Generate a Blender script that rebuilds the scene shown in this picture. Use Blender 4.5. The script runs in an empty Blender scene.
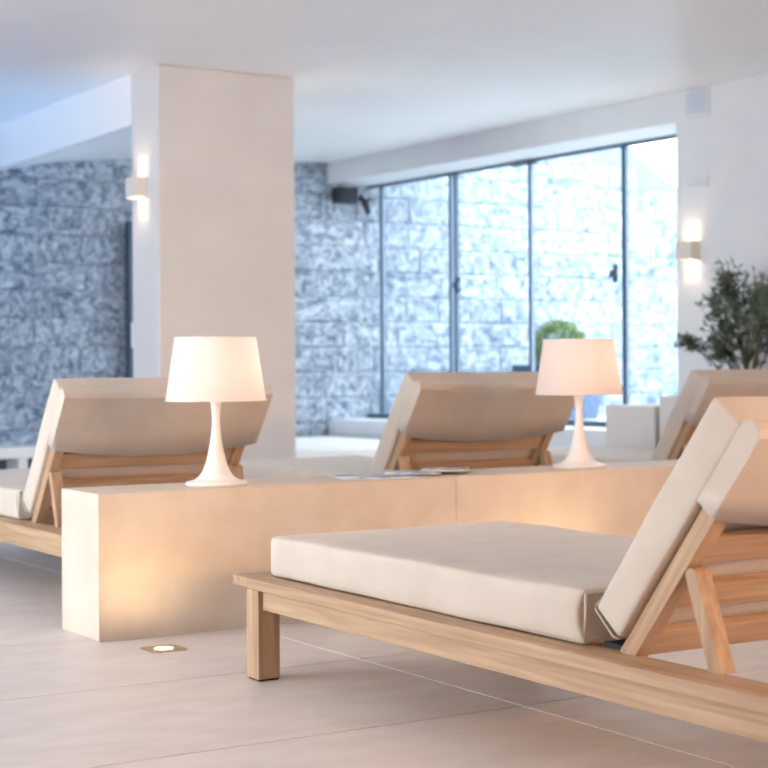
import bpy, bmesh, math, random
from mathutils import Vector, Matrix, noise
random.seed(7)
R = math.radians
K = 0.9                      # metres per scene unit used below (camera height = 1 unit)
scene = bpy.context.scene
C = scene.collection

# ------------------------------------------------------------------ camera, world, exposure
cam = bpy.data.cameras.new('camera')
cam.sensor_width = 36.0
cam.lens = 1625.0 / 768.0 * 36.0
cam.shift_y = -16.0 / 768.0
cam.clip_start = 0.05
cam.dof.use_dof = True
cam.dof.focus_distance = 4.75 * K
cam.dof.aperture_fstop = 4.2
co = bpy.data.objects.new('camera', cam)
C.objects.link(co)
co.location = (0, 0, 1.0 * K)
co.rotation_euler = (Matrix.Rotation(R(-32), 4, 'Z') @ Matrix.Rotation(R(90), 4, 'X') @ Matrix.Rotation(R(-0.35), 4, 'Z')).to_euler()
scene.camera = co

SKY = 14.0
w = bpy.data.worlds.new('sky')
scene.world = w
w.use_nodes = True
bg = w.node_tree.nodes['Background']
bg.inputs[0].default_value = (0.87, 0.945, 1.0, 1)
bg.inputs[1].default_value = SKY

vs = scene.view_settings
vs.view_transform = 'Standard'
vs.look = 'None'
vs.gamma = 1.0
vs.use_curve_mapping = False
vs.exposure = 0.23
scene.cycles.max_bounces = 10
scene.cycles.diffuse_bounces = 6
scene.cycles.transparent_max_bounces = 16
scene.cycles.caustics_reflective = False
scene.cycles.caustics_refractive = False
scene.cycles.sample_clamp_indirect = 6.0
scene.cycles.use_denoising = True


def portal(name, loc, rot, sx, sy):      # only guides the sampling of the sky through a window opening
    l = bpy.data.lights.new(name, 'AREA')
    l.shape = 'RECTANGLE'
    l.size, l.size_y = sx * K, sy * K
    l.cycles.is_portal = True
    o = bpy.data.objects.new(name, l)
    C.objects.link(o)
    o.location = [k * K for k in loc]
    o.rotation_euler = rot


portal('sky_portal_added_side', (-2.58, 6.25, 1.45), (0, R(-90), 0), 2.8, 4.5)
portal('sky_portal_courtyard', (8.45, 11.0, 1.65), (0, R(90), 0), 2.2, 4.5)


# ------------------------------------------------------------------ materials
def lin(r, g, b):
    f = lambda c: (c / 255 / 12.92) if c / 255 <= 0.04045 else ((c / 255 + 0.055) / 1.055) ** 2.4
    return (f(r), f(g), f(b), 1)


def mat(name, col, rough=0.6, spec=0.3, metal=0.0):
    m = bpy.data.materials.new(name)
    m.use_nodes = True
    b = m.node_tree.nodes['Principled BSDF']
    b.inputs['Base Color'].default_value = col
    b.inputs['Roughness'].default_value = rough
    b.inputs['Specular IOR Level'].default_value = spec
    b.inputs['Metallic'].default_value = metal
    return m


def nd(m, t, **kw):
    n = m.node_tree.nodes.new(t)
    for k, v in kw.items():
        setattr(n, k, v)
    return n


def ln(m, a, b):
    m.node_tree.links.new(a, b)


def noise_col(m, scale, c1, c2, lo=0.35, hi=0.65, stretch=(1, 1, 1), detail=4.0, bump=0.0, bscale=None, bdist=0.002, rnd=0.0, dist=0.0):
    b = m.node_tree.nodes['Principled BSDF']
    tc = nd(m, 'ShaderNodeTexCoord')
    mp = nd(m, 'ShaderNodeMapping')
    mp.inputs['Scale'].default_value = stretch
    ln(m, tc.outputs['Object'], mp.inputs['Vector'])
    vec = mp.outputs[0]
    oi = nd(m, 'ShaderNodeObjectInfo')
    if rnd:
        ad = nd(m, 'ShaderNodeVectorMath', operation='ADD')
        sc = nd(m, 'ShaderNodeMath', operation='MULTIPLY')
        sc.inputs[1].default_value = 37.0
        ln(m, oi.outputs['Random'], sc.inputs[0])
        ln(m, vec, ad.inputs[0])
        ln(m, sc.outputs[0], ad.inputs[1])
        vec = ad.outputs[0]
    nt = nd(m, 'ShaderNodeTexNoise')
    nt.inputs['Scale'].default_value = scale
    nt.inputs['Detail'].default_value = detail
    nt.inputs['Distortion'].default_value = dist
    ln(m, vec, nt.inputs['Vector'])
    cr = nd(m, 'ShaderNodeValToRGB')
    cr.color_ramp.elements[0].position = lo
    cr.color_ramp.elements[0].color = c1
    cr.color_ramp.elements[1].position = hi
    cr.color_ramp.elements[1].color = c2
    ln(m, nt.outputs['Fac'], cr.inputs['Fac'])
    out = cr.outputs['Color']
    if rnd:
        hs = nd(m, 'ShaderNodeHueSaturation')
        mr = nd(m, 'ShaderNodeMapRange')
        mr.inputs['To Min'].default_value = 1 - rnd
        mr.inputs['To Max'].default_value = 1 + rnd
        ln(m, oi.outputs['Random'], mr.inputs['Value'])
        ln(m, mr.outputs[0], hs.inputs['Value'])
        ln(m, out, hs.inputs['Color'])
        out = hs.outputs[0]
    ln(m, out, b.inputs['Base Color'])
    if bump:
        n2 = nd(m, 'ShaderNodeTexNoise')
        n2.inputs['Scale'].default_value = bscale or scale
        n2.inputs['Detail'].default_value = 3
        ln(m, vec, n2.inputs['Vector'])
        bp = nd(m, 'ShaderNodeBump')
        bp.inputs['Strength'].default_value = bump
        bp.inputs['Distance'].default_value = bdist
        ln(m, n2.outputs['Fac'], bp.inputs['Height'])
        ln(m, bp.outputs[0], b.inputs['Normal'])
    return m


def wood(name, axis):
    m = mat(name, (1, 1, 1, 1), 0.5, 0.25)
    st = [26.0, 26.0, 26.0]
    st[axis] = 1.1
    return noise_col(m, 2.2, lin(164, 131, 103), lin(196, 164, 134), 0.3, 0.7, st, 6.0, 0.25, 6.0, 0.0012, rnd=0.06, dist=0.35)


WOOD = [wood('oak_grain_x', 0), wood('oak_grain_y', 1), wood('oak_grain_z', 2)]
M = {}
M['fabric'] = noise_col(mat('mattress_fabric', (1, 1, 1, 1), 0.75, 0.2), 9, lin(200, 186, 173), lin(207, 194, 181), 0.3, 0.7, bump=0.25, bscale=420, bdist=0.0006)
M['fabric'].node_tree.nodes['Principled BSDF'].inputs['Sheen Weight'].default_value = 0.15
M['webbing'] = mat('dark_webbing', lin(38, 42, 52), 0.7)
M['white'] = noise_col(mat('white_paint', (1, 1, 1, 1), 0.6, 0.2), 3, lin(233, 231, 229), lin(238, 236, 234), bump=0.05, bscale=90)
M['coolwhite'] = noise_col(mat('cool_white_paint', (1, 1, 1, 1), 0.6, 0.2), 3, lin(219, 221, 225), lin(224, 226, 229), bump=0.05, bscale=90)
M['column'] = noise_col(mat('column_plaster', (1, 1, 1, 1), 0.65, 0.2), 3, lin(216, 211, 209), lin(221, 216, 214), bump=0.06, bscale=60)
M['ceiling'] = noise_col(mat('ceiling_plaster', (1, 1, 1, 1), 0.4, 0.4), 1.5, lin(245, 244, 244), lin(248, 247, 247), bump=0.12, bscale=1.6, bdist=0.02)
M['limestone'] = noise_col(mat('cream_limestone', (1, 1, 1, 1), 0.55, 0.3), 6, lin(206, 191, 174), lin(214, 201, 186), bump=0.06, bscale=80, dist=0.4)
M['tile'] = noise_col(mat('floor_tile', (1, 1, 1, 1), 0.42, 0.35), 5, lin(212, 202, 197), lin(222, 213, 208), stretch=(1, 2.2, 1), bump=0.05, bscale=60, rnd=0.02, dist=0.5)
M['grout'] = mat('floor_grout', lin(178, 170, 168), 0.8)
M['stone'] = noise_col(mat('blue_grey_stone', (1, 1, 1, 1), 0.7, 0.25), 4.0, lin(84, 102, 126), lin(188, 198, 211), 0.34, 0.68, (2.6, 1, 1.0), 8.0, 0.5, 14, 0.02, rnd=0.09, dist=0.9)
M['mortar'] = mat('stone_mortar', lin(126, 142, 162), 0.9)
M['frame'] = mat('window_frame_metal', lin(74, 92, 112), 0.4, 0.5, 0.3)
M['black'] = mat('black_plastic', lin(44, 50, 60), 0.5)
M['steel'] = mat('brushed_steel', lin(190, 176, 160), 0.35, 0.5, 1.0)
M['lampwhite'] = mat('white_lacquer', lin(240, 232, 226), 0.28, 0.5)
M['sconce'] = mat('sconce_paint', lin(228, 220, 212), 0.5)
M['grille'] = mat('grille_paint', lin(216, 219, 228), 0.6)
M['soil'] = noise_col(mat('soil', (1, 1, 1, 1), 0.9), 30, lin(60, 48, 40), lin(88, 72, 58))
M['bark'] = noise_col(mat('olive_bark', (1, 1, 1, 1), 0.85), 30, lin(92, 82, 72), lin(128, 116, 104))
M['leaf'] = noise_col(mat('olive_leaf', (1, 1, 1, 1), 0.5, 0.3), 9, lin(62, 78, 68), lin(128, 142, 124), 0.35, 0.65)
M['shrub'] = noise_col(mat('shrub_leaf', (1, 1, 1, 1), 0.6, 0.2), 14, lin(92, 116, 66), lin(142, 160, 106), 0.3, 0.7)
M['rear'] = mat('warm_rear_wall', lin(196, 152, 112), 0.8)
M['pool'] = mat('added_pool_mosaic', lin(120, 180, 224), 0.4)
M['pot'] = mat('blue_pot', lin(92, 112, 140), 0.4)
M['paving'] = noise_col(mat('courtyard_paving', (1, 1, 1, 1), 0.8), 8, lin(176, 178, 178), lin(192, 194, 194))
M['plug'] = mat('rubber_foot', lin(70, 62, 58), 0.8)


def emit(name, col, s):
    m = mat(name, col, 0.5)
    b = m.node_tree.nodes['Principled BSDF']
    b.inputs['Emission Color'].default_value = col
    b.inputs['Emission Strength'].default_value = s
    return m


M['bluefill'] = emit('blue_fill_lens', (0.5, 0.78, 1, 1), 4)
M['glow'] = emit('warm_lens', (1, 0.80, 0.52, 1), 9)
M['bulb'] = emit('warm_bulb', (1, 0.74, 0.45, 1), 6)


def glass_mat(name, tint):
    m = bpy.data.materials.new(name)
    m.use_nodes = True
    nt = m.node_tree
    nt.nodes.clear()
    out = nd(m, 'ShaderNodeOutputMaterial')
    tr = nd(m, 'ShaderNodeBsdfTransparent')
    tr.inputs[0].default_value = tint
    gl = nd(m, 'ShaderNodeBsdfGlossy')
    gl.inputs['Roughness'].default_value = 0.02
    mx = nd(m, 'ShaderNodeMixShader')
    mx.inputs[0].default_value = 0.06
    ln(m, tr.outputs[0], mx.inputs[1])
    ln(m, gl.outputs[0], mx.inputs[2])
    ln(m, mx.outputs[0], out.inputs[0])
    return m


M['glass'] = glass_mat('window_glass', (0.655, 0.675, 0.68, 1))
M['clearglass'] = glass_mat('clear_glass', (0.905, 0.92, 0.925, 1))
M['water'] = glass_mat('added_pool_water', (0.62, 0.86, 1.0, 1))


def shade_mat():
    m = bpy.data.materials.new('lamp_shade_cloth')
    m.use_nodes = True
    nt = m.node_tree
    nt.nodes.clear()
    out = nd(m, 'ShaderNodeOutputMaterial')
    df = nd(m, 'ShaderNodeBsdfDiffuse')
    df.inputs[0].default_value = lin(244, 236, 232)
    tl = nd(m, 'ShaderNodeBsdfTranslucent')
    tl.inputs[0].default_value = lin(250, 234, 230)
    mx = nd(m, 'ShaderNodeMixShader')
    mx.inputs[0].default_value = 0.45
    ln(m, df.outputs[0], mx.inputs[1])
    ln(m, tl.outputs[0], mx.inputs[2])
    ln(m, mx.outputs[0], out.inputs[0])
    return m


M['shade'] = shade_mat()


def cover_mat(name, c1, c2, sc):
    m = noise_col(mat(name, (1, 1, 1, 1), 0.3, 0.4), sc, c1, c2, 0.46, 0.54, detail=2.0)
    return m


# ------------------------------------------------------------------ helpers
def link(name, me, material, parent=None, smooth=False):
    o = bpy.data.objects.new(name, me)
    C.objects.link(o)
    if material is not None and not me.materials:
        me.materials.append(material)
    if parent is not None:
        o.parent = parent
    if smooth:
        for p in me.polygons:
            p.use_smooth = True
    return o


def mesh(name, verts, faces):
    me = bpy.data.meshes.new(name)
    me.from_pydata([[c * K for c in v] for v in verts], [], faces)
    me.update()
    return me


def from_bm(name, bm):
    me = bpy.data.meshes.new(name)
    bmesh.ops.recalc_face_normals(bm, faces=bm.faces[:])
    bmesh.ops.scale(bm, vec=(K, K, K), verts=bm.verts[:])
    bm.to_mesh(me)
    bm.free()
    return me


def bm_box(bm, lo, hi, bevel=0.0):
    r = bmesh.ops.create_cube(bm, size=1.0)
    vs_ = r['verts']
    for v in vs_:
        v.co = Vector([lo[i] + (v.co[i] + 0.5) * (hi[i] - lo[i]) for i in range(3)])
    if bevel:
        es = list({e for v in vs_ for e in v.link_edges})
        bmesh.ops.bevel(bm, geom=es, offset=bevel, segments=2, profile=0.5, affect='EDGES')


def box(name, lo, hi, material, parent=None, bevel=0.003):
    bm = bmesh.new()
    bm_box(bm, lo, hi, bevel)
    return link(name, from_bm(name, bm), material, parent)


def thing(name, label, cat, loc=(0, 0, 0), rz=0.0, group=None):
    o = bpy.data.objects.new(name, None)
    o.empty_display_size = 0.1
    C.objects.link(o)
    o.location = [c * K for c in loc]
    o.rotation_euler = (0, 0, rz)
    tag(o, label, cat, group)
    return o


def tag(o, label, cat, group=None):
    o['label'] = label
    o['category'] = cat
    if group:
        o['group'] = group
    return o


def struct(o):
    o['kind'] = 'structure'
    return o


def copy_tree(o, parent=None):
    c = o.copy()
    C.objects.link(c)
    c.parent = parent
    for ch in list(o.children):
        copy_tree(ch, c)
    return c


def lathe(name, prof, material, parent=None, n=48, loc=(0, 0, 0), smooth=True):
    verts, faces = [], []
    for r, z in prof:
        for i in range(n):
            a = 2 * math.pi * i / n
            verts.append((r * math.cos(a), r * math.sin(a), z))
    for j in range(len(prof) - 1):
        for i in range(n):
            a, b = j * n + i, j * n + (i + 1) % n
            faces.append((a, b, b + n, a + n))
    if prof[0][0] > 1e-5:
        faces.append(tuple(reversed(range(n))))
    if prof[-1][0] > 1e-5:
        faces.append(tuple((len(prof) - 1) * n + i for i in range(n)))
    o = link(name, mesh(name, verts, faces), material, parent, smooth)
    o.location = [c * K for c in loc]
    return o


def tube(bm, pts, rad, n=6):
    rings = []
    for i, p in enumerate(pts):
        p = Vector(p)
        t = (Vector(pts[min(i + 1, len(pts) - 1)]) - Vector(pts[max(i - 1, 0)])).normalized()
        a = t.orthogonal().normalized()
        b = t.cross(a)
        r = rad[i] if isinstance(rad, (list, tuple)) else rad
        rings.append([bm.verts.new(p + a * r * math.cos(2 * math.pi * k / n) + b * r * math.sin(2 * math.pi * k / n)) for k in range(n)])
    for i in range(len(rings) - 1):
        for k in range(n):
            bm.faces.new((rings[i][k], rings[i][(k + 1) % n], rings[i + 1][(k + 1) % n], rings[i + 1][k]))
    bm.faces.new(rings[0][::-1])
    bm.faces.new(rings[-1])


def soft_box(name, lo, hi, r, material, parent, n=(16, 24, 5), wob=0.004, freq=3.0, seed=0, warp=None):
    """upholstered block: rounded edges, gently uneven faces"""
    lo, hi = Vector(lo), Vector(hi)
    bm = bmesh.new()
    cache = {}

    def vert(p):
        key = tuple(round(c, 5) for c in p)
        if key in cache:
            return cache[key]
        inner = Vector([min(max(p[i], lo[i] + r), hi[i] - r) for i in range(3)])
        d = Vector(p) - inner
        q = inner + (d.normalized() * r if d.length > 1e-9 else d)
        s = Vector((q.x * freq + seed, q.y * freq, q.z * freq * 2))
        q += Vector((noise.noise(s), noise.noise(s + Vector((9, 3, 1))), noise.noise(s + Vector((2, 7, 5))))) * wob
        if warp:
            q = warp(q)
        cache[key] = bm.verts.new(q)
        return cache[key]

    def knots(i):
        k = [lo[i], lo[i] + r * 0.3, lo[i] + r]
        m = n[i]
        k += [lo[i] + r + (hi[i] - lo[i] - 2 * r) * j / m for j in range(1, m)]
        k += [hi[i] - r, hi[i] - r * 0.3, hi[i]]
        return k
    ks = [knots(i) for i in range(3)]
    for ax in range(3):
        a, b = (ax + 1) % 3, (ax + 2) % 3
        for side in (lo[ax], hi[ax]):
            for i in range(len(ks[a]) - 1):
                for j in range(len(ks[b]) - 1):
                    vs_ = []
                    for (di, dj) in ((0, 0), (1, 0), (1, 1), (0, 1)):
                        p = [0, 0, 0]
                        p[ax], p[a], p[b] = side, ks[a][i + di], ks[b][j + dj]
                        vs_.append(vert(p))
                    bm.faces.new(vs_)
    return link(name, from_bm(name, bm), material, parent, True)


# ------------------------------------------------------------------ floor of separate tiles
PU0, PU1, PV0, PV1 = -2.2, 3.35, 9.44, 12.62      # opening for the added pool
bm = bmesh.new()
bm_box(bm, (-4.6, -9.5, -0.30), (8.6, PV0, -0.012))
bm_box(bm, (-4.6, PV1, -0.30), (8.6, 13.4, -0.012))
bm_box(bm, (-4.6, PV0, -0.30), (PU0, PV1, 0.0))
bm_box(bm, (PU1, PV0, -0.30), (8.6, PV1, -0.012))
floor = struct(link('floor', from_bm('floor', bm), M['grout']))
TU, TV, G = 1.86, 0.93, 0.0035
tile_me = None
for i in range(-4, 4):
    for j in range(-14, 11):
        u0, v0 = 2.884 + i * TU - TU, 3.86 + j * TV
        if v0 < -9.5 or v0 + TV > 13.5 or u0 < -4.7 or u0 > 8.2:
            continue
        if u0 + TU > PU0 - 0.5 and u0 < PU1 - 0.05 and v0 + TV > PV0 + 0.05 and v0 < PV1 - 0.05:
            continue
        if tile_me is None:
            bm = bmesh.new()
            bm_box(bm, (G, G, -0.0119), (TU - G, TV - G, 0.0), 0.0025)
            tile_me = from_bm('floor_tile', bm)
        t = link('floor_tile', tile_me, M['tile'], floor)
        t.location = (u0 * K, v0 * K, 0)

# ------------------------------------------------------------------ ceiling: flat, with a lowered curved part behind the column
CZ = 2.95


def sstep(x):
    x = min(max(x, 0), 1)
    return x * x * (3 - 2 * x)


def drop(u):
    pts = [(4.28, 0.335), (4.53, 0.262), (5.0, 0.165), (5.71, 0.088), (6.5, 0.04), (7.4, 0.015), (8.0, 0.0)]
    for (a, da), (b, db) in zip(pts, pts[1:]):
        if u <= b:
            return da + (db - da) * (u - a) / (b - a)
    return 0.0


bm = bmesh.new()


def grid(us, vsx, zf):
    g = [[bm.verts.new((u, v, zf(u, v))) for v in vsx] for u in us]
    for i in range(len(us) - 1):
        for j in range(len(vsx) - 1):
            bm.faces.new((g[i][j], g[i][j + 1], g[i + 1][j + 1], g[i + 1][j]))


lsp = lambda a, b, n: [a + (b - a) * i / n for i in range(n + 1)]
grid(lsp(-4.6, 4.28, 6), lsp(-9.5, 13.4, 10), lambda u, v: CZ)
grid(lsp(4.28, 8.7, 20), lsp(-9.5, 9.98, 8), lambda u, v: CZ)
vv = lsp(9.98, 11.4, 14) + lsp(11.4, 13.4, 6)[1:]
grid(lsp(4.28, 8.0, 40), vv, lambda u, v: CZ - drop(u) * sstep((v - 9.98) / (0.02 + max(0, u - 4.9) * 0.9) if v > 9.98 or u > 5.2 else 1))
# vertical side of the lowered part, and its little end face behind the column
a = [bm.verts.new(p) for p in ((4.28, 9.98, CZ), (4.28, 13.4, CZ), (4.28, 13.4, CZ - 0.335), (4.28, 9.98, CZ - 0.335))]
bm.faces.new(a)
for us in zip(lsp(4.28, 5.3, 8), lsp(4.28, 5.3, 8)[1:]):
    bm.faces.new([bm.verts.new(p) for p in ((us[0], 9.98, CZ), (us[1], 9.98, CZ), (us[1], 9.98, CZ - drop(us[1])), (us[0], 9.98, CZ - drop(us[0])))])
# roof slab above
bm_box(bm, (-4.9, -9.8, 3.12), (8.7, 13.7, 3.4))
bm.normal_update()
me = bpy.data.meshes.new('ceiling')
bmesh.ops.scale(bm, vec=(K, K, K), verts=bm.verts[:])
bm.to_mesh(me)
bm.free()
ceiling = struct(link('ceiling', me, M['ceiling']))

# ------------------------------------------------------------------ stone wall at the back, running on outdoors
VS = 13.34
bm = bmesh.new()
bm_box(bm, (-4.9, VS + 0.02, -0.3), (11.45, VS + 0.5, 3.36))
bv = [bm.verts.new((x, y, z)) for y in (VS + 0.02, VS + 0.5) for (x, z) in ((11.45, -0.3), (15.5, -0.3), (15.5, 0.95), (11.45, 3.36))]
for f_ in ((0, 1, 2, 3), (7, 6, 5, 4), (0, 4, 5, 1), (1, 5, 6, 2), (2, 6, 7, 3), (3, 7, 4, 0)):
    bm.faces.new([bv[k] for k in f_])
wall_back = struct(link('wall_back', from_bm('wall_back', bm), M['mortar']))


def stone_mesh(seed):
    rr = random.Random(seed)
    nx, nz = 4, 3
    verts, faces = [], []
    for j in range(nz + 1):
        for i in range(nx + 1):
            edge = i in (0, nx) or j in (0, nz)
            verts.append((i / nx - 0.5, -0.70 if edge else -0.74 - rr.random() * 0.22, j / nz - 0.5))
    idx = lambda i, j: j * (nx + 1) + i
    # pull the outer ring but one to the edge: small chamfer
    for j in range(nz + 1):
        for i in range(nx + 1):
            if not (i in (0, nx) or j in (0, nz)):
                x, y, z = verts[idx(i, j)]
                sx = -0.46 if i == 1 else 0.46 if i == nx - 1 else x
                sz = -0.42 if j == 1 else 0.42 if j == nz - 1 else z
                verts[idx(i, j)] = (sx, y, sz)
    for j in range(nz):
        for i in range(nx):
            faces.append((idx(i, j), idx(i + 1, j), idx(i + 1, j + 1), idx(i, j + 1)))
    b0 = len(verts)
    verts += [(-0.5, 0.5, -0.5), (0.5, 0.5, -0.5), (0.5, 0.5, 0.5), (-0.5, 0.5, 0.5)]
    faces += [(b0 + 3, b0 + 2, b0 + 1, b0)]
    faces += [tuple([b0, b0 + 1] + [idx(i, 0) for i in range(nx, -1, -1)])]
    faces += [tuple([b0 + 2, b0 + 3] + [idx(i, nz) for i in range(nx + 1)])]
    faces += [tuple([b0 + 3, b0] + [idx(0, j) for j in range(nz + 1)])]
    faces += [tuple([b0 + 1, b0 + 2] + [idx(nx, j) for j in range(nz, -1, -1)])]
    return mesh('stone', verts, faces)


stones = [stone_mesh(s) for s in range(6)]
CH = 0.24
for j in range(14):
    z0 = j * CH
    u = 2.0 + random.random() * 0.4
    while u < 13.4:
        L = random.choice((0.38, 0.48, 0.6, 0.72, 0.9))
        top = 3.36 if u + L < 11.5 else 3.36 - (u + L - 11.45) * 0.595
        if z0 + CH > top + 0.02 or (z0 > 2.9 and u + L < 8.2) or (z0 + CH < 0.3 and u < 8.0):
            u += L
            continue
        s = link('stone', random.choice(stones), M['stone'], wall_back)
        s.location = ((u + L / 2) * K, (VS + 0.016) * K, (z0 + CH / 2) * K)
        s.scale = (L - 0.003, 0.05 + random.random() * 0.008, CH - 0.003)
        u += L

# ------------------------------------------------------------------ window wall on the right (slightly skewed)
P1 = Vector((7.694, 13.343))
D = Vector((0.0484, -0.99883)).normalized()
N = Vector((0.99883, 0.0484)).normalized()


def W(al, off, z):
    p = P1 + D * al + N * off
    return Vector((p.x, p.y, z))


def wbox(name, al, off, z, material, parent=None, bevel=0.0, bm=None):
    own = bm is None
    bm = bm or bmesh.new()
    vs0 = set(bm.verts)
    bm_box(bm, (al[0], off[0], z[0]), (al[1], off[1], z[1]), bevel)
    for v in bm.verts:
        if v not in vs0:
            v.co = W(*v.co)
    if own:
        return link(name, from_bm(name, bm), material, parent)


JAMB = 4.63
SILL, HEAD = 0.52, 2.742
bm = bmesh.new()
wbox('', (0.0, JAMB), (0, 0.62), (HEAD, 3.12), None, bm=bm)
wbox('', (JAMB, 19.0), (0, 0.62), (-0.2, 3.12), None, bm=bm)
wbox('', (0.0, JAMB), (0, 0.62), (-0.2, SILL), None, bm=bm)
wall_right = struct(link('wall_right', from_bm('wall_right', bm), M['coolwhite']))

OFF = 0.47
window = struct(wbox('window_1', (0.0, JAMB), (OFF - 0.03, OFF + 0.03), (SILL, SILL + 0.045), M['frame']))
wbox('frame_rail', (0.0, JAMB), (OFF - 0.03, OFF + 0.03), (HEAD - 0.02, HEAD), M['frame'], window)
mull = [(0.27, 0.045), (1.355, 0.035), (1.425, 0.035), (2.46, 0.036), (3.60, 0.046), (JAMB - 0.025, 0.05)]
for al, wd in mull:
    wbox('mullion', (al - wd / 2, al + wd / 2), (OFF - 0.018, OFF + 0.018), (SILL + 0.045, HEAD - 0.02), M['frame'], window)
edges = [0.0, 0.27, 1.39, 2.46, 3.60, JAMB]
for a0, a1 in zip(edges, edges[1:]):
    wbox('pane', (a0 + 0.03, a1 - 0.03), (OFF - 0.004, OFF + 0.004), (SILL + 0.045, HEAD - 0.02), M['glass'], window)
for al in (1.50, 3.52):
    wbox('handle', (al - 0.035, al + 0.035), (OFF - 0.075, OFF - 0.045), (1.70, 1.76), M['frame'], window, 0.006)
    wbox('handle_plate', (al - 0.02, al + 0.02), (OFF - 0.045, OFF - 0.02), (1.66, 1.80), M['frame'], window, 0.004)
for al in (2.40,):
    wbox('closer_arm', (al - 0.14, al + 0.2), (OFF - 0.05, OFF - 0.03), (HEAD - 0.05, HEAD - 0.035), M['frame'], window, 0.004)

# courtyard outside
box_ = struct(box('courtyard_ground', (8.42, -2, -0.3), (17.5, VS, 0.50), M['paving'], None, 0))

# ------------------------------------------------------------------ glazed side and rear wall of the hall (unseen; side glazing added for daylight from the left)
GA, GB = 4.0, 8.5                                  # added glazing, from .. to along the hall
bm = bmesh.new()
bm_box(bm, (-2.9, GA, 2.82), (-2.6, GB, 3.12))
bm_box(bm, (-2.9, GA, -0.2), (-2.6, GB, 0.06))
bm_box(bm, (-2.9, GB, -0.2), (-2.6, VS, 3.12))
wall_left = struct(link('wall_left', from_bm('wall_left', bm), M['white']))
struct(box('wall_left_rear', (-2.9, -9.5, -0.2), (-2.6, GA, 3.12), M['rear'], None, 0))
win2 = struct(box('added_window', (-2.78, GA, 0.06), (-2.72, GB, 0.11), M['frame'], None, 0))
for k in range(5):
    v = GA + 0.03 + (GB - GA - 0.06) * k / 4
    box('mullion', (-2.78, v - 0.03, 0.11), (-2.72, v + 0.03, 2.82), M['frame'], win2, 0)
for k in range(4):
    v = GA + 0.06 + (GB - GA - 0.06) * k / 4
    box('pane', (-2.754, v, 0.11), (-2.746, v + (GB - GA - 0.06) / 4 - 0.06, 2.82), M['clearglass'], win2, 0)
wall_rear = struct(box('wall_rear', (-4.6, -9.8, -0.2), (8.7, -9.5, 3.12), M['rear'], None, 0))

# unseen pool, added as a source of blue light before the stone wall
bm = bmesh.new()
bm_box(bm, (PU0 - 0.1, PV0 - 0.1, -1.35), (PU1 + 0.1, PV1 + 0.1, -1.25))
bm_box(bm, (PU0 - 0.1, PV0 - 0.1, -1.25), (PU0, PV1 + 0.1, -0.30))
bm_box(bm, (PU1, PV0 - 0.1, -1.25), (PU1 + 0.1, PV1 + 0.1, -0.30))
bm_box(bm, (PU0, PV0 - 0.1, -1.25), (PU1, PV0, -0.30))
bm_box(bm, (PU0, PV1, -1.25), (PU1, PV1 + 0.1, -0.30))
pool = struct(link('added_pool_basin', from_bm('added_pool_basin', bm), M['pool']))
struct(box('added_pool_water', (PU0, PV0, -0.10), (PU1, PV1, -0.095), M['water'], None, 0))

# ------------------------------------------------------------------ column
column = struct(box('column', (4.28, 9.55, 0.0), (5.27, 9.98, CZ - 0.001), M['column'], None, 0.008))

# ------------------------------------------------------------------ dark door in the stone wall beside the column
door = struct(box('door_1', (5.69, VS - 0.13, 0.0), (6.62, VS - 0.085, 2.25), M['black'], None, 0.004))
box('door_frame', (5.63, VS - 0.15, 0.0), (5.69, VS - 0.06, 2.30), M['frame'], door)
box('door_frame', (6.62, VS - 0.15, 0.0), (6.68, VS - 0.06, 2.30), M['frame'], door)
box('door_frame', (5.69, VS - 0.15, 2.25), (6.62, VS - 0.06, 2.30), M['frame'], door)
box('push_plate', (5.64, VS - 0.17, 1.19), (5.71, VS - 0.151, 1.41), M['lampwhite'], door, 0.008)


# ------------------------------------------------------------------ lights: helpers
def spot(name, parent, loc, direction, power, col, angle, blend=0.6, rad=0.03):
    l = bpy.data.lights.new(name, 'SPOT')
    l.energy = power * K * K
    l.color = col
    l.spot_size = R(angle)
    l.spot_blend = blend
    l.shadow_soft_size = rad * K
    o = bpy.data.objects.new(name, l)
    C.objects.link(o)
    o.parent = parent
    o.location = [c * K for c in loc]
    o.rotation_euler = Vector(direction).to_track_quat('-Z', 'Y').to_euler()
    return o


WARM = (1.0, 0.74, 0.48)


# wall sconces: a small open box throwing light up and down; local +x points away from the wall
def sconce(label, loc, rz):
    t = thing('wall_sconce', label, 'wall lamp', loc, rz, 'up and down wall lamps')
    bm = bmesh.new()
    x0, x1, y0, y1, z0, z1, th = 0.0, 0.09, -0.075, 0.075, -0.066, 0.066, 0.007
    bm_box(bm, (x1 - th, y0, z0), (x1, y1, z1), 0.002)
    bm_box(bm, (x0 + th, y0, z0), (x1 - th, y0 + th, z1), 0.0)
    bm_box(bm, (x0 + th, y1 - th, z0), (x1 - th, y1, z1), 0.0)
    link('housing', from_bm('housing', bm), M['sconce'], t)
    box('back_plate', (0.0, y0, z0), (th, y1, z1), M['sconce'], t, 0.001)
    for sgn in (-1, 1):
        box('lens', (0.015, -0.05, sgn * 0.045 - 0.006), (0.075, 0.05, sgn * 0.045 + 0.006), M['glow'], t, 0.002)
        spot('sconce_beam', t, (0.055, 0, sgn * 0.06), (-0.12, 0, sgn), 1.5, (1.0, 0.78, 0.54), 95, 0.7, 0.010)
    return t


sconce('small white wall lamp on the side of the square column facing the glazed hall', (4.28, 9.80, 2.18), R(180))
sconce('small wall lamp peeking out behind the column towards the window wall', (5.27, 9.84, 2.16), 0)
p = W(4.78, 0, 1.812)
sconce('small wall lamp on the white wall above the olive tree', (p.x, p.y, p.z), math.atan2(-N.y, -N.x))

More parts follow.
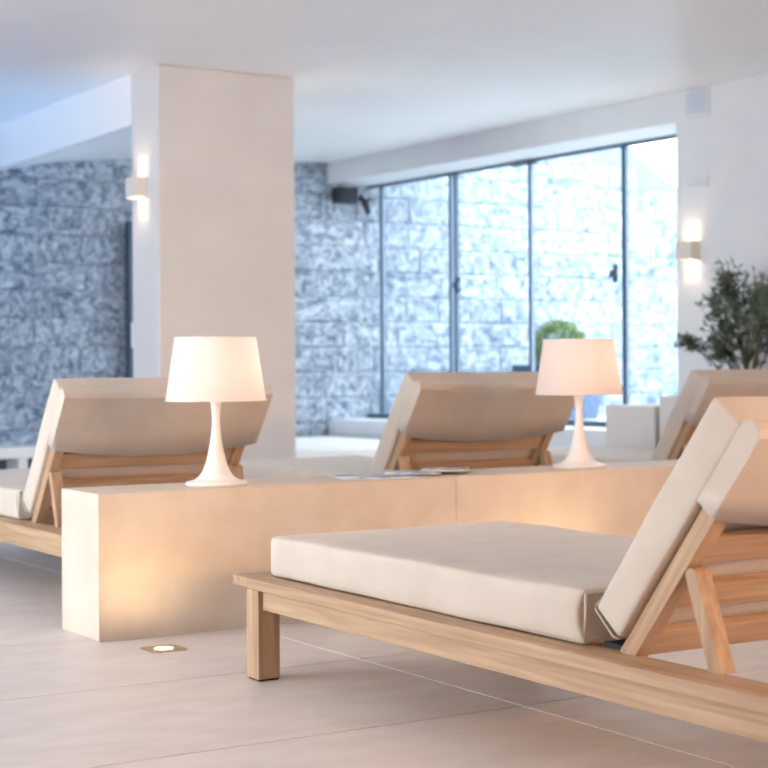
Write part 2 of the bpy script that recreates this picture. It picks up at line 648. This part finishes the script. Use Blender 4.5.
# unseen globe pendants at the rear of the hall, added as warm fill light
M['globe'] = emit('warm_fill_glow', (1.0, 0.52, 0.25, 1), 8)
for i, (u, v) in enumerate(((-1.9, -6.8), (0.2, -6.8), (2.9, -6.8), (5.6, -6.8), (-1.2, -4.6), (1.6, -4.6))):
    t = thing('warm_fill_globe', 'added glowing globe giving warm fill light at the rear of the hall', 'fill light', (u, v, CZ), 0, 'added warm fill globes at the rear of the hall')
    lathe('canopy', [(0.0, -0.02), (0.05, -0.02), (0.06, 0.0)], M['lampwhite'], t, 20)
    lathe('cord', [(0.004, -0.62), (0.004, -0.02)], M['black'], t, 8)
    lathe('globe', [(0.2 * math.sin(math.pi * k / 12), -0.82 - 0.2 * math.cos(math.pi * k / 12)) for k in range(13)], M['globe'], t, 20)
# unseen spotlights, added to warm the lounger backs and the partition
for u, v, tu, tv in ((2.9, -1.6, 3.0, 6.5), (4.1, -1.6, 4.5, 6.5), (5.3, -1.6, 3.1, 2.8), (6.3, -1.6, 5.9, 6.5)):
    t = thing('warm_fill_spot', 'added warm fill spotlight on a ceiling rod aimed towards the loungers', 'spotlight', (u, v, CZ), 0, 'added warm fill spotlights aimed at the loungers')
    d_ = (Vector((tu, tv, 0.62)) - Vector((u, v, CZ - 0.92))).normalized()
    lathe('base', [(0.0, -0.02), (0.05, -0.02), (0.05, 0.0)], M['lampwhite'], t, 20)
    lathe('arm', [(0.01, -0.92), (0.01, -0.02)], M['lampwhite'], t, 10)
    bm = bmesh.new()
    c0 = Vector((0, 0, -0.92))
    tube(bm, [c0 - d_ * 0.09, c0 - d_ * 0.07, c0 + d_ * 0.08], [0.05, 0.07, 0.075], 20)
    link('head', from_bm('head', bm), M['lampwhite'], t, True)
    bm = bmesh.new()
    tube(bm, [c0 + d_ * 0.0805, c0 + d_ * 0.084], 0.066, 20)
    link('lens', from_bm('lens', bm), M['glow'], t)
    spot('warm_fill_beam', t, c0 + d_ * 0.16, d_, 225.0, (1.0, 0.53, 0.23), 44, 1.0, 0.14)
for u in (-1.2, 0.8, 2.5):  # unseen pool floor lamps, added to turn stone wall and ceiling blue
    t = thing('blue_fill_lamp', 'added round lamp giving blue fill light from the pool floor', 'pool lamp', (u, 11.45, -1.25), 0, 'added blue fill lamps in the pool floor')
    lathe('rim', [(0.10, 0.0), (0.10, 0.02), (0.07, 0.025)], M['steel'], t, 24)
    lathe('lens', [(0.0, 0.022), (0.07, 0.022)], M['bluefill'], t, 24)
    spot('blue_fill_beam', t, (0, 0, 0.05), (0.16, 0.25, 1), 240.0, (0.42, 0.68, 1.0), 80, 0.8, 0.09)


# ------------------------------------------------------------------ vent grille, slot, speaker
p = W(4.835, 0, 2.85)
t = thing('air_vent', 'square white air vent grille high on the white wall', 'vent', (p.x, p.y, p.z), math.atan2(-N.y, -N.x))
box('frame', (0.0, -0.125, -0.1), (0.012, 0.125, 0.095), M['coolwhite'], t)
box('grille_back', (0.012, -0.095, -0.075), (0.016, 0.105, 0.075), M['grille'], t, 0)
for k in range(9):
    z = -0.068 + k * 0.0166
    box('slat', (0.016, -0.095, z), (0.026, 0.105, z + 0.009), M['grille'], t, 0.001)
p = W(4.82, 0, 2.29)
t = thing('wall_slot', 'narrow white slot vent on the white wall below the square grille', 'vent', (p.x, p.y, p.z), math.atan2(-N.y, -N.x))
box('frame', (0.0, -0.12, -0.04), (0.012, 0.12, 0.045), M['coolwhite'], t)
box('slot', (0.012, -0.07, -0.03), (0.016, 0.105, -0.002), M['grille'], t, 0.001)

t = thing('speaker', 'black loudspeaker mounted on the stone wall under the window header', 'speaker', (7.82, VS - 0.055, 2.63))
box('cabinet', (-0.11, -0.16, -0.075), (0.11, -0.03, 0.075), M['black'], t, 0.012)
box('front_grille', (-0.1, -0.168, -0.065), (0.1, -0.159, 0.065), M['webbing'], t, 0.004)
box('bracket', (-0.03, -0.031, -0.04), (0.03, 0.005, 0.04), M['black'], t, 0.003)
t = thing('wall_device', 'small dark device on a bracket on the stone wall next to the loudspeaker', 'wall lamp', (8.05, VS - 0.055, 2.60))
bm = bmesh.new()  # small dark device: bracket arm, head and cable
tube(bm, [(0, 0.0, 0.0), (0, -0.06, 0.0), (0.01, -0.08, -0.02)], 0.014, 8)
link('arm', from_bm('arm', bm), M['black'], t, True)
bm = bmesh.new()
tube(bm, [(-0.05, -0.09, 0.03), (0.0, -0.09, -0.02), (0.035, -0.09, -0.13)], [0.03, 0.04, 0.028], 12)
link('head', from_bm('head', bm), M['black'], t, True)
bm = bmesh.new()
tube(bm, [(0.02, -0.06, 0.0), (0.09, -0.05, 0.015), (0.14, -0.04, 0.01)], 0.012, 8)
link('cable', from_bm('cable', bm), M['black'], t, True)


# ------------------------------------------------------------------ loungers
LW = 1.12          # width
LEN = 2.65         # length, foot end at y = 0, head end at y = -LEN


def lounger(label, loc, ang=51.5, bs=1.0, hem0=0.476, seed=0):
    t = thing('sun_lounger', label, 'sun lounger', loc, 0, 'oak sun loungers with beige mattresses')
    ZT, ZB = 0.324, 0.290
    box('foot_board', (0.004, -0.108, ZB + 0.002), (LW - 0.004, 0.0, ZT), WOOD[0], t, 0.003)
    box('head_board', (0.004, -LEN, ZB + 0.002), (LW - 0.004, -LEN + 0.108, ZT), WOOD[0], t, 0.003)
    for x0 in (0.0, LW - 0.12):
        box('side_rail', (x0, -LEN + 0.1085, ZB), (x0 + 0.12, -0.1085, ZT), WOOD[1], t, 0.003)
    for x0 in (0.016, LW - 0.048):
        box('apron', (x0, -LEN + 0.122, 0.228), (x0 + 0.032, -0.19, ZB - 0.0005), WOOD[1], t, 0.002)
    for x0 in (0.0, LW - 0.078):
        for y0 in (-0.19, -LEN + 0.04):
            lg = box('leg', (x0, y0, 0.006), (x0 + 0.078, y0 + 0.082, ZB - 0.0005), WOOD[2], t, 0.002)
            box('foot_pad', (x0 + 0.004, y0 + 0.004, 0.0), (x0 + 0.074, y0 + 0.078, 0.006), M['plug'], lg, 0.0)
    for k in range(6):
        y = -0.25 - k * 0.27
        box('seat_slat', (0.121, y - 0.09, ZB), (LW - 0.121, y, ZT - 0.006), WOOD[0], t, 0.002)

    # seat mattress
    def warp(q):
        if q.y > -1.55:
            q.z -= 0.006 * max(0, 1 - ((q.x - 0.54) / 0.46) ** 2 * 0.4) * (1 if q.z > 0.4 else 0)
        else:
            tt = (-1.55 - q.y) / 0.17
            q.y += 0.02 * tt * max(0, 1 - ((q.z - 0.395) / 0.06) ** 2)
        return q
    ms = soft_box('seat_mattress', (0.075, -1.735, 0.326), (1.015, -0.125, 0.462), 0.018, M['fabric'], t, (14, 26, 5), 0.0035, 4.0, seed, warp)
    bm = bmesh.new()
    zs = 0.338
    tube(bm, [(0.079, -1.72, zs), (0.079, -1.2, zs + 0.001), (0.079, -0.7, zs), (0.079, -0.17, zs)], 0.0025, 6)
    link('welt', from_bm('welt', bm), M['fabric'], ms, True)
    bm = bmesh.new()
    # raised welt round the hinge end of the mattress
    e = [(0.086, -1.722, 0.337), (0.080, -1.739, 0.347), (0.079, -1.741, 0.40), (0.081, -1.739, 0.442), (0.09, -1.728, 0.455)]
    tube(bm, e, 0.0045, 8)
    tube(bm, [(0.09, -1.733, 0.452), (0.3, -1.733, 0.453), (0.7, -1.733, 0.453), (1.005, -1.733, 0.452)], 0.0045, 8)
    link('welt', from_bm('welt', bm), M['fabric'], ms, True)
    box('hinge_webbing', (0.125, -1.845, ZT), (LW - 0.125, -1.75, ZT + 0.012), M['webbing'], t, 0.003)

    # back rest group: local y = up the rest, local z = towards its front (negative = behind)
    back = bpy.data.objects.new('backrest', None)
    C.objects.link(back)
    back.empty_display_size = 0.1
    back.parent = t
    back.location = (0, -1.839 * K, 0.328 * K)
    back.rotation_euler = (Matrix.Rotation(R(180), 4, 'Z') @ Matrix.Rotation(R(ang), 4, 'X')).to_euler()
    back.scale = (1, bs, 1)
    # after the half turn local x runs from 0 to -LW
    X = lambda a: -a

    def bx(name, xa, xb, ya, yb, ba, bb, mt, bev=0.002, parent=None):
        return box(name, (X(xb), ya, -bb), (X(xa), yb, -ba), mt, parent or back, bev)
    for xa in (0.10, LW - 0.145):
        bx('side_bar', xa, xa + 0.045, 0.0, 0.702, 0.0, 0.047, WOOD[1], 0.003)
    for ya, yb in ((0.006, 0.086), (0.155, 0.234), (0.307, 0.386), (0.458, 0.536), (0.62, 0.70)):
        bx('slat', 0.146, LW - 0.146, ya, yb, 0.006, 0.030, WOOD[0], 0.003)

    def wb(q):
        # soft crown, a little slack low down
        if q.z > 0.06:
            q.z += 0.006 * math.sin(math.pi * min(max(q.y / 0.7, 0), 1))
        return q
    mb = soft_box('back_mattress', (X(1.035), 0.036, 0.004), (X(0.08), 0.69, 0.110), 0.013, M['fabric'], back, (14, 12, 4), 0.0035, 4.5, seed + 5, wb)
    bm = bmesh.new()
    tube(bm, [(X(0.082), 0.075, 0.106), (X(0.079), 0.045, 0.110), (X(0.079), 0.034, 0.104), (X(0.079), 0.032, 0.06), (X(0.079), 0.030, 0.02), (X(0.082), 0.040, 0.003)], 0.0024, 8)
    tube(bm, [(X(0.09), 0.034, 0.107), (X(0.5), 0.033, 0.108), (X(1.025), 0.034, 0.107)], 0.0024, 8)
    link('welt', from_bm('welt', bm), M['fabric'], mb, True)

    # fabric sleeve pulled over the top of the frame
    n = 36
    x0, x1 = 0.080, LW - 0.055
    prof = lambda hem: [(0.0005, hem), (0.0005, 0.52), (0.0005, 0.64), (0.001, 0.700), (-0.006, 0.712), (-0.022, 0.719), (-0.042, 0.716), (-0.053, 0.704), (-0.055, 0.66), (-0.054, 0.60), (-0.053, 0.54), (-0.054, hem)]
    verts, faces = [], []
    np_ = 12
    for i in range(n + 1):
        s = i / n
        x = x0 + (x1 - x0) * s
        sag = 4 * s * (1 - s)
        hem = hem0 - 0.034 * sag ** 0.8
        for k, (zz, yy) in enumerate(prof(hem)):
            if k >= 7:
                depth = (0.70 - yy) / 0.25
                hang = -0.016 * sag * max(0, min(depth, 1.0)) ** 1.5
                wr = noise.noise(Vector((x * 5 + seed, yy * 9, 2.0))) * 0.005 * min(1, sag * 2)
                # slight diagonal pull from the top corners
                wr += 0.007 * math.exp(-((s - 0.12 - (0.70 - yy) * 0.9) / 0.06) ** 2) * (1 if s < 0.5 else 0)
                wr += 0.007 * math.exp(-((1 - s - 0.12 - (0.70 - yy) * 0.9) / 0.06) ** 2) * (1 if s > 0.5 else 0)
                zz = zz + hang - wr * 0.8
            if 3 <= k <= 7:
                yy -= 0.010 * sag
            verts.append((X(x), yy, zz))
    for i in range(n):
        for k in range(np_ - 1):
            a_, b_ = i * np_ + k, (i + 1) * np_ + k
            faces.append((a_, a_ + 1, b_ + 1, b_))
    for i in (0, n):     # closed ends
        ring = [i * np_ + k for k in range(np_)]
        faces += [(ring[0], ring[1], ring[10], ring[11]), (ring[1], ring[2], ring[9], ring[10]), (ring[2], ring[3], ring[8], ring[9]), (ring[3], ring[4], ring[7], ring[8]), (ring[4], ring[5], ring[6], ring[7])]
    hd = link('cover_sleeve', mesh('cover_sleeve', verts, faces), M['fabric'], back, True)
    bm = bmesh.new()
    bm.from_mesh(hd.data)
    bmesh.ops.recalc_face_normals(bm, faces=bm.faces[:])
    bm.to_mesh(hd.data)
    bm.free()
    hd.data.set_sharp_from_angle(angle=R(38))
    so = hd.modifiers.new('thickness', 'SOLIDIFY')
    so.thickness = 0.004 * K
    so.offset = 1.0

    # folding prop stays (on both sides), standing on the rails
    a = R(ang)
    for xa in (0.10, LW - 0.146):
        top = Vector((-1.839 - math.cos(a) * 0.312 - math.sin(a) * 0.067, 0.328 + math.sin(a) * 0.312 - math.cos(a) * 0.067))
        bot = Vector((top.x - 0.075, ZT))
        d = (bot - top).normalized()
        q = Vector((d.y, -d.x))
        hw = 0.0175
        pts = []
        for k in range(9):
            an = math.pi * k / 8
            pts.append(top + q * hw * math.cos(an) - d * hw * math.sin(an))
        for sg in (-1, 1):
            b0 = top + q * hw * sg
            k = (ZT + 0.0005 - b0.y) / d.y
            pts.append(b0 + d * k)
        m_ = len(pts)
        verts = [(xa, p_.x, p_.y) for p_ in pts] + [(xa + 0.046, p_.x, p_.y) for p_ in pts]
        faces = [tuple(range(m_)), tuple(reversed(range(m_, 2 * m_)))] + [(i, (i + 1) % m_, m_ + (i + 1) % m_, m_ + i) for i in range(m_)]
        pr = link('prop_stay', mesh('prop_stay', verts, faces), WOOD[2], t)
        bm = bmesh.new()
        bm.from_mesh(pr.data)
        bmesh.ops.recalc_face_normals(bm, faces=bm.faces[:])
        bm.to_mesh(pr.data)
        bm.free()
        bm = bmesh.new()
        tube(bm, [(xa + 0.046, top.x, top.y), (xa + 0.056, top.x, top.y)], 0.009, 12)
        link('pivot_bolt', from_bm('pivot_bolt', bm), M['steel'], pr, True)
    return t


lounger('large oak sun lounger with beige mattress in front of the low partition', (2.404, 4.804, 0), 51.6, 1.0, seed=1)
lounger('oak sun lounger behind the partition beside its white end and the first table lamp', (2.400, 8.81, 0), 54.0, 1.033, 0.435, seed=21)
lounger('oak sun lounger behind the partition between the two table lamps', (4.20, 8.81, 0), 55.8, 1.035, 0.435, seed=42)
lounger('oak sun lounger behind the partition next to the window wall and the white planters', (6.12, 8.86, 0), 56.8, 1.033, 0.435, seed=63)

# ------------------------------------------------------------------ low partition
PH = 0.543
t = thing('low_partition', 'low cream limestone partition wall carrying the two table lamps', 'partition', (2.265, 5.607, 0))
box('core', (0.004, 0.014, 0.0), (3.24, 0.385, PH), M['limestone'], t, 0.003)
for a0, a1 in ((0.0, 1.5895), (1.5915, 3.245)):
    box('front_panel', (a0, 0.0, 0.0), (a1, 0.0135, PH), M['limestone'], t, 0.0015)


# ------------------------------------------------------------------ floor uplights
def uplight(label, loc):
    t = thing('floor_uplight', label, 'floor light', loc, 0, 'square recessed floor uplights')
    bm = bmesh.new()
    s, r0, n = 0.068, 0.034, 24
    sq = []
    for k in range(n):
        an = 2 * math.pi * (k + 0.5) / n
        m_ = max(abs(math.cos(an)), abs(math.sin(an)))
        sq.append((s * math.cos(an) / m_, s * math.sin(an) / m_))
    top = [bm.verts.new((x, y, 0.004)) for x, y in sq]
    low = [bm.verts.new((x, y, 0.0005)) for x, y in sq]
    inn = [bm.verts.new((r0 * math.cos(2 * math.pi * (k + 0.5) / n), r0 * math.sin(2 * math.pi * (k + 0.5) / n), 0.004)) for k in range(n)]
    ind = [bm.verts.new((v.co.x, v.co.y, 0.0005)) for v in inn]
    for k in range(n):
        j = (k + 1) % n
        bm.faces.new((top[k], top[j], inn[j], inn[k]))
        bm.faces.new((low[k], low[j], top[j], top[k]))
        bm.faces.new((inn[k], inn[j], ind[j], ind[k]))
    link('trim_plate', from_bm('trim_plate', bm), M['steel'], t)
    lathe('lens', [(0.0331, 0.0005), (0.0331, 0.0030), (0.02, 0.0034), (0.0, 0.0036)], M['glow'], t, 24)
    spot('uplight_beam', t, (0, 0, 0.02), (0.0, 0.2, 1), 6.0, (1.0, 0.72, 0.44), 168, 0.9, 0.033)
    return t


uplight('square steel floor light set in the tiles before the end of the partition', (2.405, 5.345, 0))
uplight('square steel floor light in the tiles between the front lounger and the partition', (4.35, 5.345, 0))


# ------------------------------------------------------------------ table lamps
def table_lamp(label, loc):
    t = thing('table_lamp', label, 'table lamp', loc, 0, 'white table lamps on the partition')
    prof = [(0.0, 0.0), (0.118, 0.0), (0.122, 0.003), (0.122, 0.011), (0.118, 0.014), (0.108, 0.017), (0.088, 0.022), (0.069, 0.034), (0.054, 0.055), (0.042, 0.085), (0.033, 0.120), (0.026, 0.155), (0.0205, 0.19), (0.0165, 0.225), (0.0150, 0.255), (0.0165, 0.285), (0.0195, 0.31), (0.0235, 0.335), (0.025, 0.35), (0.020, 0.352), (0.0, 0.352)]
    lathe('stem', prof, M['lampwhite'], t, 64)
    rb, rt, z0, z1, th = 0.197, 0.160, 0.333, 0.580, 0.0025
    sh = lathe('lamp_shade', [(rb, z0), (rt, z1)], M['shade'], t, 64)
    me_ = sh.data      # open top and bottom
    bm = bmesh.new()
    bm.from_mesh(me_)
    bmesh.ops.delete(bm, geom=[f_ for f_ in bm.faces if len(f_.verts) > 4], context='FACES')
    bm.to_mesh(me_)
    bm.free()
    bm = bmesh.new()
    for r_, z_ in ((rb, z0), (rt, z1)):
        ring = [(r_ * math.cos(2 * math.pi * k / 48), r_ * math.sin(2 * math.pi * k / 48), z_) for k in range(49)]
        tube(bm, ring, 0.0022, 6)
    link('shade_rim', from_bm('shade_rim', bm), M['lampwhite'], sh, True)
    bm = bmesh.new()
    for k in range(3):
        an = 2 * math.pi * k / 3 + 0.4
        tube(bm, [(0, 0, 0.545), (rt * 1.02 * math.cos(an), rt * 1.02 * math.sin(an), 0.565)], 0.002, 6)
    link('shade_spider', from_bm('shade_spider', bm), M['steel'], sh, True)
    bm = bmesh.new()
    tube(bm, [(0, 0, 0.352), (0, 0, 0.40)], 0.016, 16)
    tube(bm, [(0, 0, 0.40), (0, 0, 0.545)], 0.003, 6)
    link('lamp_holder', from_bm('lamp_holder', bm), M['lampwhite'], t, True)
    bo = lathe('bulb', [(0.0, 0.0), (0.012, 0.0), (0.016, 0.02), (0.030, 0.05), (0.032, 0.068), (0.024, 0.09), (0.0, 0.1)], M['bulb'], t, 24, (0.024, -0.012, 0.40))
    l = bpy.data.lights.new('bulb_light', 'POINT')
    l.energy = 0.42 * K * K
    l.color = (1.0, 0.70, 0.54)
    l.shadow_soft_size = 0.035 * K
    o = bpy.data.objects.new('bulb_light', l)
    C.objects.link(o)
    o.parent = t
    o.location = (0.075 * K, -0.035 * K, 0.46 * K)
    return t


table_lamp('white table lamp standing near the white end of the partition', (2.832, 5.785, PH))
table_lamp('white table lamp standing past the magazines in front of the round shrub outside', (4.665, 5.795, PH))


# ------------------------------------------------------------------ magazines
def magazine(label, cen, rz, z, w_, h_, cols):
    t = thing('magazine', label, 'magazine', (cen[0], cen[1], z), rz, 'magazines on the partition')
    box('pages', (-w_ / 2 + 0.002, -h_ / 2 + 0.002, 0.0005), (w_ / 2 - 0.002, h_ / 2 - 0.002, 0.004), M['lampwhite'], t, 0.0)
    bm = bmesh.new()
    nx = 8
    g = [[bm.verts.new((-w_ / 2 + w_ * i / nx, -h_ / 2 + h_ * j, 0.0042 + 0.002 * (i / nx) ** 2)) for j in (0, 1)] for i in range(nx + 1)]
    for i in range(nx):
        bm.faces.new((g[i][0], g[i + 1][0], g[i + 1][1], g[i][1]))
    cv = link('cover', from_bm('cover', bm), cover_mat('cover_print', *cols), t, True)
    so = cv.modifiers.new('thickness', 'SOLIDIFY')
    so.thickness = 0.0008
    return t


magazine('pale blue and white printed magazine spread out at the bottom of the pile', (3.585, 5.815, 0), R(-20), PH, 0.34, 0.28, (lin(222, 224, 228), lin(120, 146, 184), 9))
magazine('blue and white magazine lying on top of the pale one', (3.80, 5.86, 0), R(-30), PH + 0.0072, 0.24, 0.26, (lin(230, 228, 226), lin(92, 112, 150), 11))
magazine('dark covered magazine fanned out over the other two', (3.96, 5.84, 0), R(-38), PH + 0.0144, 0.20, 0.26, (lin(222, 214, 208), lin(140, 132, 134), 12))

# ------------------------------------------------------------------ benches and planters at the far side
t = thing('stone_wall_bench', 'long white bench with square legs along the stone wall', 'bench', (3.4, VS - 0.08, 0))
box('seat_slab', (0.0, -0.36, 0.275), (1.95, 0.0, 0.365), M['white'], t, 0.006)
for x in (0.05, 1.13, 1.84):
    box('leg', (x, -0.34, 0.0), (x + 0.075, -0.02, 0.2745), M['white'], t, 0.003)
tag(box('white_plinth', (5.45, 10.9, 0.0), (7.66, VS - 0.155, 0.365), M['white'], None, 0.006), 'wide low white platform filling the corner between stone wall and window', 'platform')

tag(box('white_box', (7.30, 8.27, 0.0), (7.86, 8.78, 0.733), M['column'], None, 0.01), 'plain white box under the window beside the olive planter', 'box')
t = thing('olive_tree', 'bushy olive tree in a tall white planter against the white wall', 'potted tree', (7.60, 7.74, 0))
bm = bmesh.new()
o_, i_ = (0.28, 0.50), (0.25, 0.47)
zt = 0.80
bm_box(bm, (-0.28, -0.50, 0.0), (0.28, 0.50, 0.70))
bm_box(bm, (-0.28, -0.50, 0.70), (-0.25, 0.50, zt))
bm_box(bm, (0.25, -0.50, 0.70), (0.28, 0.50, zt))
bm_box(bm, (-0.25, -0.50, 0.70), (0.25, -0.47, zt))
bm_box(bm, (-0.25, 0.47, 0.70), (0.25, 0.50, zt))
link('planter', from_bm('planter', bm), M['column'], t)
box('soil', (-0.249, -0.469, 0.7005), (0.249, 0.469, 0.765), M['soil'], t, 0)
rnd = random.Random(11)
wbm = bmesh.new()
tips = []
targets = []
for (dv, dz, sp) in [(0.141, 1.578, 0.066), (0.095, 1.484, 0.092), (-0.069, 1.451, 0.091), (0.236, 1.384, 0.086), (0.023, 1.351, 0.117), (-0.184, 1.421, 0.064), (-0.245, 1.317, 0.089), (0.181, 1.25, 0.092), (-0.04, 1.219, 0.13), (-0.235, 1.177, 0.089), (0.043, 1.104, 0.104), (-0.128, 1.088, 0.09), (0.42, 1.155, 0.047), (0.315, 1.134, 0.053), (0.22, 1.093, 0.053), (-0.333, 1.415, 0.089), (-0.374, 1.224, 0.088)]:
    targets.append((rnd.uniform(-0.12, 0.10), dv, dz, sp))
base = [Vector((rnd.uniform(-.05, .05), -0.03 + rnd.uniform(-.06, .06), 0.76)) for _ in range(6)]
for k, tg in enumerate(targets):
    b0 = base[k % 6]
    sp = tg[3]
    tg = Vector(tg[:3])
    mid = b0.lerp(tg, 0.5) + Vector((rnd.uniform(-.03, .03), rnd.uniform(-.02, .02), 0.05))
    path = []
    for q in range(7):
        s = q / 6
        path.append((1 - s) ** 2 * b0 + 2 * s * (1 - s) * mid + s * s * tg)
    tube(wbm, path, [0.011 * (1 - 0.75 * q / 6) for q in range(7)], 5)
    for q in range(26):
        pt = path[rnd.choice((4, 5, 5, 6, 6))]
        dr = Vector((rnd.uniform(-1, 1), rnd.uniform(-1, 1), rnd.uniform(-0.6, 1.3))).normalized()
        end = tg + dr * sp * rnd.uniform(0.5, 1.75)
        tube(wbm, [pt, pt.lerp(end, .5) + Vector((0, 0, .005)), end], [0.003, 0.0022, 0.001], 3)
        tips.append((pt, end))
link('trunk', from_bm('trunk', wbm), M['bark'], t, True)
verts, faces = [], []
for a_, b_ in tips:
    for k in range(10):
        s = rnd.uniform(0.25, 1.12)
        p0 = a_.lerp(b_, s)
        dr = ((b_ - a_).normalized() * 0.6 + Vector((rnd.uniform(-1, 1), rnd.uniform(-1, 1), rnd.uniform(-0.5, 1)))).normalized()
        sd = dr.cross(Vector((rnd.uniform(-1, 1), rnd.uniform(-1, 1), rnd.uniform(-1, 1)))).normalized()
        up = dr.cross(sd)
        L, wd = rnd.uniform(0.035, 0.055), rnd.uniform(0.0055, 0.0085)
        i0 = len(verts)
        verts += [p0, p0 + dr * L * .45 + sd * wd + up * .002, p0 + dr * L + up * -.003, p0 + dr * L * .45 - sd * wd + up * .002]
        faces += [(i0, i0 + 1, i0 + 2), (i0, i0 + 2, i0 + 3)]
fo = link('foliage', mesh('foliage', verts, faces), M['leaf'], t)
fo['kind'] = 'stuff'

# round shrub in a blue pot outside
t = thing('potted_shrub', 'round green shrub in a square blue pot in the courtyard outside the window', 'potted plant', (9.75, 12.42, 0.50))
bm = bmesh.new()
r = bmesh.ops.create_cube(bm, size=1)
for v in r['verts']:
    f_ = 0.33 if v.co.z > 0 else 0.27
    v.co = Vector((v.co.x * 2 * f_, v.co.y * 2 * f_, (v.co.z + 0.5) * 0.52))
bmesh.ops.bevel(bm, geom=bm.edges[:], offset=0.012, segments=2, affect='EDGES')
link('pot', from_bm('pot', bm), M['pot'], t)
verts, faces = [], []
rnd = random.Random(5)
for k in range(4200):
    dr = Vector((rnd.gauss(0, 1), rnd.gauss(0, 1), rnd.gauss(0, 1))).normalized()
    p0 = Vector((0, 0, 0.69)) + dr * (0.24 + 0.05 * noise.noise(dr * 3)) * rnd.uniform(0.75, 1.05)
    if p0.z < 0.53:
        continue
    sd = Vector((rnd.uniform(-1, 1), rnd.uniform(-1, 1), rnd.uniform(-1, 1))).normalized()
    fw = (dr + Vector((rnd.uniform(-1, 1), rnd.uniform(-1, 1), rnd.uniform(-1, 1))) * 0.8).normalized()
    sd = fw.cross(sd).normalized()
    i0 = len(verts)
    verts += [p0, p0 + fw * 0.014 + sd * 0.01, p0 + fw * 0.03, p0 + fw * 0.014 - sd * 0.01]
    faces += [(i0, i0 + 1, i0 + 2), (i0, i0 + 2, i0 + 3)]
fo = link('foliage', mesh('foliage', verts, faces), M['shrub'], t)
fo['kind'] = 'stuff'
bm = bmesh.new()
tube(bm, [(0, 0, 0.515), (0.01, 0, 0.6), (0, 0, 0.7)], 0.02, 8)
link('stem', from_bm('stem', bm), M['bark'], t, True)
